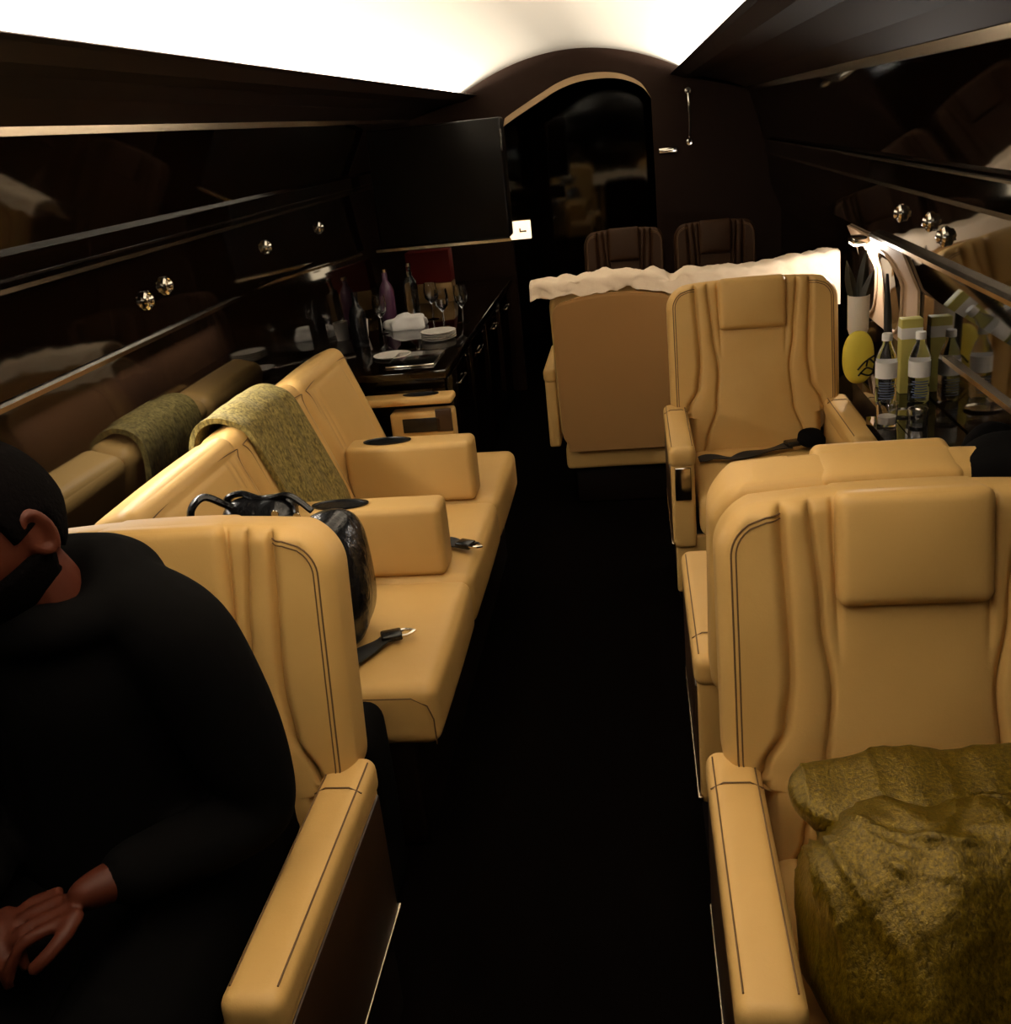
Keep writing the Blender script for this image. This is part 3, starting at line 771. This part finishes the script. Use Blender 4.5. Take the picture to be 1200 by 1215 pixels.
for (dx, dy, h, lean) in ((-.02, 0, .16, -.03), (.01, .02, .19, .02), (.015, -.02, .12, .035)):
    rows = []
    for i in range(9):
        t = i/8; wd = .018*math.sin(PI*min(1, t*.92+.08)); rows.append([(dx*.5+lean*t+k*wd, dy*.5+.01*k*k, .22+h*t) for k in (-1, 0, 1)])
    sheet(mb, rows, .002)
mb.build('leaves', LEAF, va)
bx = empty('paper_box', 'yellow-green paper box with a white band behind the right bottle', 'box', (1.142, 3.24, TZ))
mb = MB(); M = Matrix.Rotation(math.radians(6), 3, 'Y'); rcush(mb, (0, 0, .118), (.032, .022, .117), .003, k=2, n=3); mb.build('body', YGREEN, bx)
mb = MB(); rcush(mb, (0, 0, .19), (.0325, .0225, .018), .002, k=2, n=2); mb.build('band', PAPER, bx)
mb = MB(); tube(mb, [(1.085, 3.26, TZ), (1.083, 3.262, .82), (1.078, 3.265, .95), (1.074, 3.27, 1.07)], [.013, .014, .012, .004], 10)
tag(mb.build('stick', STRAP), 'thin black tapered stick standing upright between the water bottles', 'stick')
# lit lens of the reading light on the right wall
rl = empty('reading_lamp', 'bright reading lamp under the right ledge beside the white sheet', 'lamp', (1.10, 3.82, 1.11))
mb = MB(); rcush(mb, (0, 0, 0), (.03, .05, .012), .008, k=3, n=2); mb.build('housing', CHROME, rl)
mb = MB(); rcush(mb, (-.004, 0, -.012), (.022, .042, .006), .004, k=2, n=2); mb.build('lens', STRIP, rl)

# ceiling-of-panel air nozzles and reading lights on both walls
def gasper():
    t = empty('air_nozzle', '', 'air vent')
    Mx = Matrix.Rotation(PI/2, 3, 'Y')
    mb = MB(); lathe(mb, [(0, -.004), (.026, -.004), (.027, .004), (.021, .009), (.018, .006), (0, .006)], (0,0,0), 24, Mx); mb.build('bezel', CHROME, t)
    mb = MB(); lathe(mb, [(0, .0), (.014, .0), (.015, .014), (.009, .020), (0, .021)], (0,0,0), 18, Mx)
    for k in range(3):
        a = k*PI/3; box(mb, (.012, -.017, -.0025), (.017, .017, .0025), Matrix.Rotation(a, 4, 'X'))
    mb.build('knob', CHROME, t)
    return t
NZ = gasper(); first = True
def nozzle(side, y, z, label):
    global first
    P = PL if side < 0 else PR
    for (x0, z0), (x1, z1) in zip(P, P[1:]):
        if z0 <= z <= z1: x = x0+(x1-x0)*(z-z0)/(z1-z0)
    t = NZ if first else dup(NZ, (0,0,0), 0, label)
    first = False
    t['label'] = label; t.location = (x-side*.004, y, z); t.rotation_euler = (0, 0, 0 if side < 0 else PI)
    t['group'] = 'chrome wall nozzles'
nozzle(1, 3.28, 1.245, 'chrome nozzle on the right wall, farthest of the right wall three')
nozzle(1, 2.96, 1.25, 'chrome nozzle on the right wall, middle of the right wall three')
nozzle(1, 2.83, 1.225, 'chrome nozzle on the right wall, nearest of the right wall three')
nozzle(-1, 2.72, 1.25, 'chrome nozzle on the left wall, nearest of the pair above the sofa')
nozzle(-1, 2.86, 1.27, 'chrome nozzle on the left wall, second of the pair above the sofa')
nozzle(-1, 3.75, 1.275, 'chrome nozzle on the left wall past the sofa end')
nozzle(-1, 4.45, 1.275, 'chrome nozzle on the left wall above the counter')

# ------------------------------------------------------------------ counter and upper cabinet, left forward
WT = .75
cab = empty('cabinet', 'dark lacquer base cabinet under the glossy counter on the left', 'cabinet', (-.72, 4.95, 0))
mb = MB(); box(mb, (-.27, -1.04, .05), (.25, 1.3, .715)); mb.build('body', LACQUER, cab, smooth=False)
for k in range(4):
    y = -1.02+.58*k
    mb = MB(); rcush(mb, (.256, y+.28, .38), (.006, .275, .31), .004, k=2, n=2); d = mb.build('door', LACQUER, cab)
    mb = MB(); tube(mb, [(.266, y+.2, .62), (.274, y+.2, .62), (.274, y+.36, .62), (.266, y+.36, .62)], .004, 8); mb.build('handle', CHROME, d)
mb = MB(); rcush(mb, (-.735, 5.035, WT-.0165), (.295, 1.225, .0165), .006, k=3, n=3)
tag(mb.build('worktop', LACQUER), 'dark glossy counter top carrying plates and bottles', 'worktop')
uc = empty('cabinet', 'tall dark glossy upper cabinet with a chrome lower edge beside the doorway', 'cabinet', (-.64, 5.8, 1.07))
mb = MB(); rcush(mb, (0, -.51, .30), (.335, .08, .285), .012, k=3, n=3); mb.build('body', SATIN_BLACK, uc)
mb = MB(); box(mb, (-.36, -.596, .0), (.338, -.586, .014)); mb.build('edge_trim', CHROME, uc, smooth=False)
mb = MB(); box(mb, (.329, -.597, .43), (.3385, -.588, .53)); mb.build('latch', CHROME, uc, smooth=False)
# items on the counter
def lat(name, label, cat, loc, prof, m, n=24, group=None, M=None):
    mb = MB(); lathe(mb, prof, (0,0,0), n, M); o = mb.build(name, m); o.location = loc
    return tag(o, label, cat, group)
plate = [(0, 0), (.05, 0), (.078, .010), (.080, .013), (.076, .013), (.05, .005), (0, .005)]
for k in range(4):
    lat('plate', ('white plate at the bottom of the stack on the counter', 'white plate second from the bottom of the counter stack', 'white plate third from the bottom of the counter stack', 'white plate on top of the counter stack')[k],
        'plate', (-.575, 4.43, WT+.0095*k), plate, WHITE, group='stacked plates on the counter')
lat('plate', 'single white plate lying flat near the front of the counter', 'plate', (-.72, 4.12, WT), plate, WHITE)
mb = MB(); blob(mb, (-.80, 4.80, WT+.026), (.105, .07, .034), amp=.32, freq=4.5, seed=9); tag(mb.build('napkin', PAPER), 'crumpled white napkin behind the single plate on the counter', 'napkin')
def wine(name, label, loc, m, capm, h=.27):
    t = empty(name, label, 'bottle', loc)
    mb = MB(); lathe(mb, [(0, 0), (.034, 0), (.037, .01), (.037, h*.58), (.030, h*.68), (.014, h*.78), (.013, h*.94), (0, h*.94)], n=24); mb.build('body', m, t)
    mb = MB(); lathe(mb, [(0, h*.9405), (.0150, h*.9405), (.0150, h), (0, h)], n=18); mb.build('cap', capm, t)
    return t
wine('bottle', 'purple bottle standing on the counter behind the napkin', (-.925, 5.0, WT), PURPLE, CHROME, .26)
wine('bottle', 'clear glass bottle on the counter right of the purple bottle', (-.82, 5.08, WT), GLASS, CHROME, .27)
wine('bottle', 'dark bottle at the near left of the counter', (-.93, 4.42, WT), PATENT, BLACK, .24)
lat('cup', 'white cup near the wall end of the counter', 'cup', (-.975, 4.62, WT), [(0, 0), (.028, 0), (.036, .085), (.033, .085), (.026, .005), (0, .005)], WHITE)
rb = empty('gift_box', 'dark red box with a gold lower part below the upper cabinet', 'box', (-.80, 5.55, WT))
mb = MB(); rcush(mb, (0, 0, .19), (.12, .06, .085), .004, k=2, n=2); mb.build('body', RED, rb)
mb = MB(); rcush(mb, (0, 0, .052), (.12, .06, .052), .004, k=2, n=2); mb.build('lower_part', GOLD, rb)
wg = [(0, 0), (.030, 0), (.030, .002), (.004, .006), (.004, .075), (.030, .105), (.034, .14), (.028, .18), (.026, .18), (.031, .14), (.027, .108), (0, .080)]
for k, (x, y, lb) in enumerate(((-.60, 4.72, 'stemmed wine glass right of the napkin on the counter'), (-.52, 4.80, 'stemmed wine glass at the aisle edge of the counter'), (-.89, 4.68, 'stemmed wine glass beside the white cup on the counter'), (-.70, 4.98, 'stemmed wine glass in front of the red box on the counter'))):
    lat('wine_glass', lb, 'glass', (x, y, WT), wg, GLASS, group='wine glasses on the counter')
mb = MB(); rcush(mb, (-.60, 4.02, WT+.006), (.10, .13, .006), .004, k=2, n=2); tag(mb.build('tray', CHROME), 'flat metal tray at the near front corner of the counter', 'tray')
# small lit lamp on the bulkhead left of the doorway
wl = empty('wall_lamp', 'small lit cream lamp beside the dark doorway', 'lamp', (-.375, 6.36, 1.012))
mb = MB(); rcush(mb, (0, .018, 0), (.075, .02, .062), .018, k=4, n=2); mb.build('housing', BRONZE, wl)
mb = MB(); rcush(mb, (0, -.005, 0), (.066, .008, .054), .007, k=3, n=2); mb.build('lens', LAMP_LENS, wl)
mb = MB(); box(mb, (-.005, -.018, -.012), (.038, -.0131, -.002)); box(mb, (-.005, -.018, -.002), (.004, -.0131, .012)); mb.build('mark', BRONZE, wl, smooth=False)
# chrome bar added to stand for glints on the bulkhead right of the doorway
gh = empty('glint_bar', 'thin chrome bar added for glints on the bulkhead right of the doorway', 'handle', (.66, 6.39, 1.56))
mb = MB(); tube(mb, catmull([(0, 0, -.14), (0, -.03, -.12), (.003, -.035, 0), (0, -.03, .12), (0, 0, .14)], 6), .007, 8); mb.build('bar', CHROME, gh)
for s in (-1, 1):
    mb = MB(); lathe(mb, [(0, 0), (.018, 0), (.018, .006), (0, .008)], (0, .002, s*.14), 16, Matrix.Rotation(PI/2, 3, 'X')); mb.build('mount', CHROME, gh)
lt = empty('glint_piece', 'small chrome piece added for a glint at the right jamb of the doorway', 'latch', (.535, 6.39, 1.385))  # small chrome shape added in place of a glint beside the doorway
mb = MB(); rcush(mb, (0, 0, 0), (.055, .006, .016), .005, k=3, n=2); mb.build('plate', CHROME, lt)
mb = MB(); tube(mb, [(-.03, -.006, 0), (-.03, -.02, 0), (.03, -.022, .004)], .006, 8); mb.build('glint_rod', CHROME, lt)

# ------------------------------------------------------------------ the man on the near left armchair
def skin(nodes, edges, root, sub=2):
    names = list(nodes); me = bpy.data.meshes.new('tmp')
    me.from_pydata([nodes[n][0] for n in names], [(names.index(a), names.index(b)) for a, b in edges], []); me.update()
    o = bpy.data.objects.new('tmp', me); COL.objects.link(o)
    md = o.modifiers.new('s', 'SKIN')
    md.use_smooth_shade = True; md.branch_smoothing = .6
    sv = me.skin_vertices[0].data
    for i, n in enumerate(names):
        r = nodes[n][1]; sv[i].radius = r if isinstance(r, tuple) else (r, r); sv[i].use_root = (n == root)
    ss = o.modifiers.new('d', 'SUBSURF'); ss.levels = sub; ss.render_levels = sub
    dg = bpy.context.evaluated_depsgraph_get(); dg.update()
    m2 = bpy.data.meshes.new_from_object(o.evaluated_get(dg))
    bm = bmesh.new(); bm.from_mesh(m2); bmesh.ops.holes_fill(bm, edges=[e for e in bm.edges if e.is_boundary], sides=0)
    bmesh.ops.triangulate(bm, faces=[f for f in bm.faces if len(f.verts) > 4]); bm.to_mesh(m2); bm.free()
    vs = [tuple(v.co) for v in m2.vertices]; fs = [tuple(p.vertices) for p in m2.polygons]
    bpy.data.objects.remove(o); bpy.data.meshes.remove(m2)
    return vs, fs
def remesh(mb, name, m, parent, voxel):
    o = mb.build(name, m, parent, weld=False)
    md = o.modifiers.new('r', 'REMESH'); md.mode = 'VOXEL'; md.voxel_size = voxel; md.use_smooth_shade = True
    sm = o.modifiers.new('sm', 'SMOOTH'); sm.iterations = 14 if voxel > .006 else 3; sm.factor = .5
    dg = bpy.context.evaluated_depsgraph_get(); dg.update()
    m2 = bpy.data.meshes.new_from_object(o.evaluated_get(dg)); old = o.data
    o.modifiers.clear(); o.data = m2; bpy.data.meshes.remove(old)
    bm = bmesh.new(); bm.from_mesh(m2); bm.verts.ensure_lookup_table(); seen = set(); isl = []
    for v in bm.verts:
        if v in seen: continue
        st = [v]; seen.add(v); cur = []
        while st:
            a = st.pop(); cur.append(a)
            for e in a.link_edges:
                q = e.other_vert(a)
                if q not in seen: seen.add(q); st.append(q)
        isl.append(cur)
    isl.sort(key=len)
    for cur in isl[:-1]: bmesh.ops.delete(bm, geom=cur, context='VERTS')
    bm.to_mesh(m2); bm.free()
    for p in m2.polygons: p.use_smooth = True
    if not m2.materials: m2.materials.append(m)
    return o
man = empty('person', 'man in a black hooded jacket sitting with his head bowed, hands in his lap', 'person', (-.49, 1.15, 0))
O = Vector((-.49, 1.15, 0))
def L(*p): return tuple(Vector(p)-O)
J = {
 'pelvis': (L(-.49, 1.20, .56), (.14, .11)), 'belly': (L(-.485, 1.19, .70), (.135, .105)), 'chest': (L(-.475, 1.165, .87), (.145, .105)),
 'collar': (L(-.468, 1.135, 1.015), (.09, .075)), 'neck': (L(-.465, 1.105, 1.10), .056), 'skull': (L(-.480, 1.075, 1.18), .060),
 'shL': (L(-.318, 1.135, 1.03), .066), 'elL': (L(-.262, 1.165, .705), .046), 'wrL': (L(-.405, .975, .745), .029), 'paL': (L(-.450, .945, .735), (.034, .020)),
 'shR': (L(-.625, 1.135, 1.03), .066), 'elR': (L(-.69, 1.145, .71), .046), 'wrR': (L(-.585, .965, .745), .029), 'paR': (L(-.555, .925, .730), (.034, .020)),
 'hiL': (L(-.395, 1.17, .545), .082), 'knL': (L(-.385, .72, .55), .070), 'caL': (L(-.365, .735, .36), .055), 'anL': (L(-.365, .745, .11), .038), 'toL': (L(-.36, .61, .045), .034),
 'hiR': (L(-.585, 1.17, .545), .082), 'knR': (L(-.60, .72, .55), .070), 'caR': (L(-.63, .735, .36), .055), 'anR': (L(-.63, .745, .11), .038), 'toR': (L(-.635, .61, .045), .034),
}
E = [('pelvis','belly'),('belly','chest'),('chest','collar'),('collar','neck'),('neck','skull'),
     ('collar','shL'),('shL','elL'),('elL','wrL'),('wrL','paL'),('collar','shR'),('shR','elR'),('elR','wrR'),('wrR','paR'),
     ('pelvis','hiL'),('hiL','knL'),('knL','caL'),('caL','anL'),('anL','toL'),('pelvis','hiR'),('hiR','knR'),('knR','caR'),('caR','anR'),('anR','toR')]
body = MB(); body.add(*skin(J, E, 'pelvis'))
# head: shaped ellipsoid with brow, nose, eye sockets, mouth, chin; then bowed and set on the neck
HM = Matrix.Translation(Vector(L(-.492, 1.06, 1.205))) @ Matrix.Rotation(math.radians(-18), 4, 'Z') @ Matrix.Rotation(math.radians(26), 4, 'X')
def headpt(th, ph):
    d = Vector((math.cos(ph)*math.sin(th), -math.cos(ph)*math.cos(th), math.sin(ph)))   # -Y is the face
    p = Vector((d.x*.076, d.y*.096, d.z*.118))
    f = max(0, -d.y)
    if p.z < -.01: p.x *= 1-.22*min(1, (-p.z-.01)/.11); 
    if d.y > 0 and p.z < -.02: p.y *= 1-.35*min(1, (-p.z-.02)/.09)
    g = lambda a, b, s: math.exp(-(a/s)**2-(b/s)**2)
    x, z = p.x, p.z
    if f > .2:
        p.y -= .022*math.exp(-(x/.011)**2)*math.exp(-((z+.012)/.024)**2)           # nose
        p.y -= .006*math.exp(-(x/.045)**2)*math.exp(-((z-.034)/.012)**2)           # brow
        for s in (-1, 1): p.y += .011*math.exp(-((x-s*.031)/.017)**2-((z-.012)/.013)**2)   # sockets
        p.y -= .006*math.exp(-(x/.025)**2)*math.exp(-((z+.058)/.010)**2); p.y += .004*math.exp(-(x/.022)**2)*math.exp(-((z+.0585)/.003)**2)
        p.y -= .008*math.exp(-(x/.022)**2)*math.exp(-((z+.094)/.018)**2)           # chin
    return p
vs = []; fs = []; nu, nv = 72, 48
for i in range(nv+1):
    for j in range(nu): vs.append(HM @ headpt(2*PI*j/nu, -PI/2+PI*i/nv))
for i in range(nv):
    for j in range(nu): fs.append((i*nu+j, i*nu+(j+1) % nu, (i+1)*nu+(j+1) % nu, (i+1)*nu+j))
body.add(vs, fs)
for s in (-1, 1):   # ears
    P = [HM @ Vector((s*(.076+.010*math.sin(a*.5)), .006-.016*math.cos(a)*.9+.004, -.004+.030*math.sin(a))) for a in [2*PI*k/16 for k in range(16)]]
    tube(body, P, .007, 8, closed=True)
    mb2 = MB(); blob(mb2, (0,0,0), (.008, .015, .026), 16, 12, 1.0, 0); body.add([HM @ (Vector(v)+Vector((s*.076, .010, -.005))) for v in mb2.v], mb2.f)
    mb2 = MB(); blob(mb2, (0,0,0), (.012, .012, .012), 14, 10, 1.0, 0); body.add([HM @ (Vector(v)+Vector((s*.031, -.074, .010))) for v in mb2.v], mb2.f)
# fingers
def hand(wr, pa, side):
    wr, pa = Vector(J[wr][0]), Vector(J[pa][0]); d = (pa-wr).normalized(); upv = Vector((0,0,1)); lat_ = d.cross(upv).normalized()*side; upn = lat_.cross(d)*side
    upn = upn if upn.z > 0 else -upn
    tip0 = pa+d*.03
    for k, (ln, off) in enumerate(((.072, -.030), (.080, -.010), (.075, .011), (.058, .030))):
        b = tip0+lat_*off-d*.012
        P = [b-d*.02, b+d*ln*.42+upn*.004+lat_*off*.12, b+d*ln*.75-upn*.014+lat_*off*.16, b+d*ln*.95-upn*.034+lat_*off*.16]
        tube(body, catmull(P, 4), [.0098-.00022*i for i in range(13)], 8)
    b = pa-d*.015-lat_*.026
    tube(body, catmull([b, b+d*.022-lat_*.026-upn*.004, b+d*.05-lat_*.036-upn*.012, b+d*.07-lat_*.034-upn*.02], 4), [.0115-.0002*i for i in range(13)], 8)
hand('wrL', 'paL', 1); hand('wrR', 'paR', -1)
bo = remesh(body, 'body', SKIN, man, .0048)
# hair cap, beard
def shell(fnmask, lift, nm):
    vs = []; fs = []; keep = {}
    for i in range(nv+1):
        for j in range(nu):
            th, ph = 2*PI*j/nu, -PI/2+PI*i/nv; p = headpt(th, ph); d = p.normalized()
            vs.append(HM @ (p+d*lift*(1 if fnmask(p) else -1.2)))
    for i in range(nv):
        for j in range(nu):
            q = (i*nu+j, i*nu+(j+1) % nu, (i+1)*nu+(j+1) % nu, (i+1)*nu+j); fs.append(q)
    mb = MB(); mb.add(vs, fs); return mb.build(nm, HAIR, bo, angle=180, weld=False)
shell(lambda p: p.z > .062 or (p.y > -.022 and p.z > .002) or (p.y > .028 and p.z > -.055), .010, 'hair')
shell(lambda p: p.y < .016 and p.z < -.018 and not (abs(p.x) < .020 and -.066 < p.z < -.050) and not (p.z > -.046 and abs(p.x) < .05 and False), .009, 'beard')
# clothes
K = {k: (J[k][0], J[k][1]) for k in ('pelvis','belly','chest','collar','shL','elL','wrL','shR','elR','wrR')}
def grow(r, a): return tuple(x+a for x in r) if isinstance(r, tuple) else r+a
JK = {k: (v[0], grow(v[1], .026)) for k, v in K.items()}
for k in ('pelvis', 'belly'): JK[k] = (K[k][0], (K[k][1][0]+.055, K[k][1][1]+.035))
JK['collar'] = (JK['collar'][0], (.115, .098)); JK['elL'] = (JK['elL'][0], .066); JK['elR'] = (JK['elR'][0], .066); JK['shL'] = (JK['shL'][0], .085); JK['shR'] = (JK['shR'][0], .085)
JK['mL'] = (tuple(Vector(JK['shL'][0])*.5+Vector(JK['elL'][0])*.5+Vector((.012, 0, 0))), .074); JK['mR'] = (tuple(Vector(JK['shR'][0])*.5+Vector(JK['elR'][0])*.5-Vector((.012, 0, 0))), .074)
JK['wrL'] = (tuple(Vector(J['elL'][0])*-.06+Vector(J['wrL'][0])*1.06), .043); JK['wrR'] = (tuple(Vector(J['elR'][0])*-.06+Vector(J['wrR'][0])*1.06), .043)
JK['tL'] = (L(-.385, 1.13, 1.075), .085); JK['tR'] = (L(-.555, 1.13, 1.075), .085)
JE = [('pelvis','belly'),('belly','chest'),('chest','collar'),('collar','tL'),('tL','shL'),('shL','mL'),('mL','elL'),('elL','wrL'),('collar','tR'),('tR','shR'),('shR','mR'),('mR','elR'),('elR','wrR')]
jk = MB(); jk.add(*skin(JK, JE, 'pelvis'))
# bunched hood around the neck
hc = Vector(L(-.466, 1.125, 1.09)); P = []
for k in range(20):
    a = 2*PI*k/20; P.append(hc+Vector((.082*math.cos(a), .068*math.sin(a), .020*math.sin(a)-.004+.006*math.sin(3*a))))
tube(jk, P, [.040+.006*math.sin(2*PI*k/20*2) for k in range(20)], 10, closed=True)
blob(jk, hc+Vector((0, .06, -.02)), (.12, .055, .075), amp=.06, freq=2)
jo = remesh(jk, 'jacket', CLOTH_BLACK, man, .008)
TK = {k: (J[k][0], grow(J[k][1], .036)) for k in ('pelvis','hiL','knL','caL','anL','hiR','knR','caR','anR')}
tr = MB(); tr.add(*skin(TK, [('pelvis','hiL'),('hiL','knL'),('knL','caL'),('caL','anL'),('pelvis','hiR'),('hiR','knR'),('knR','caR'),('caR','anR')], 'pelvis'))
remesh(tr, 'trousers', TROUSER, man, .008)
for s in ('L', 'R'):
    mb = MB(); a, b = Vector(J['an'+s][0]), Vector(J['to'+s][0]); c = (a+b)*.5
    blob(mb, (c.x, c.y-.005, .047), (.05, .135, .046), amp=0, e=.8); mb.build('shoe', BLACK, man)
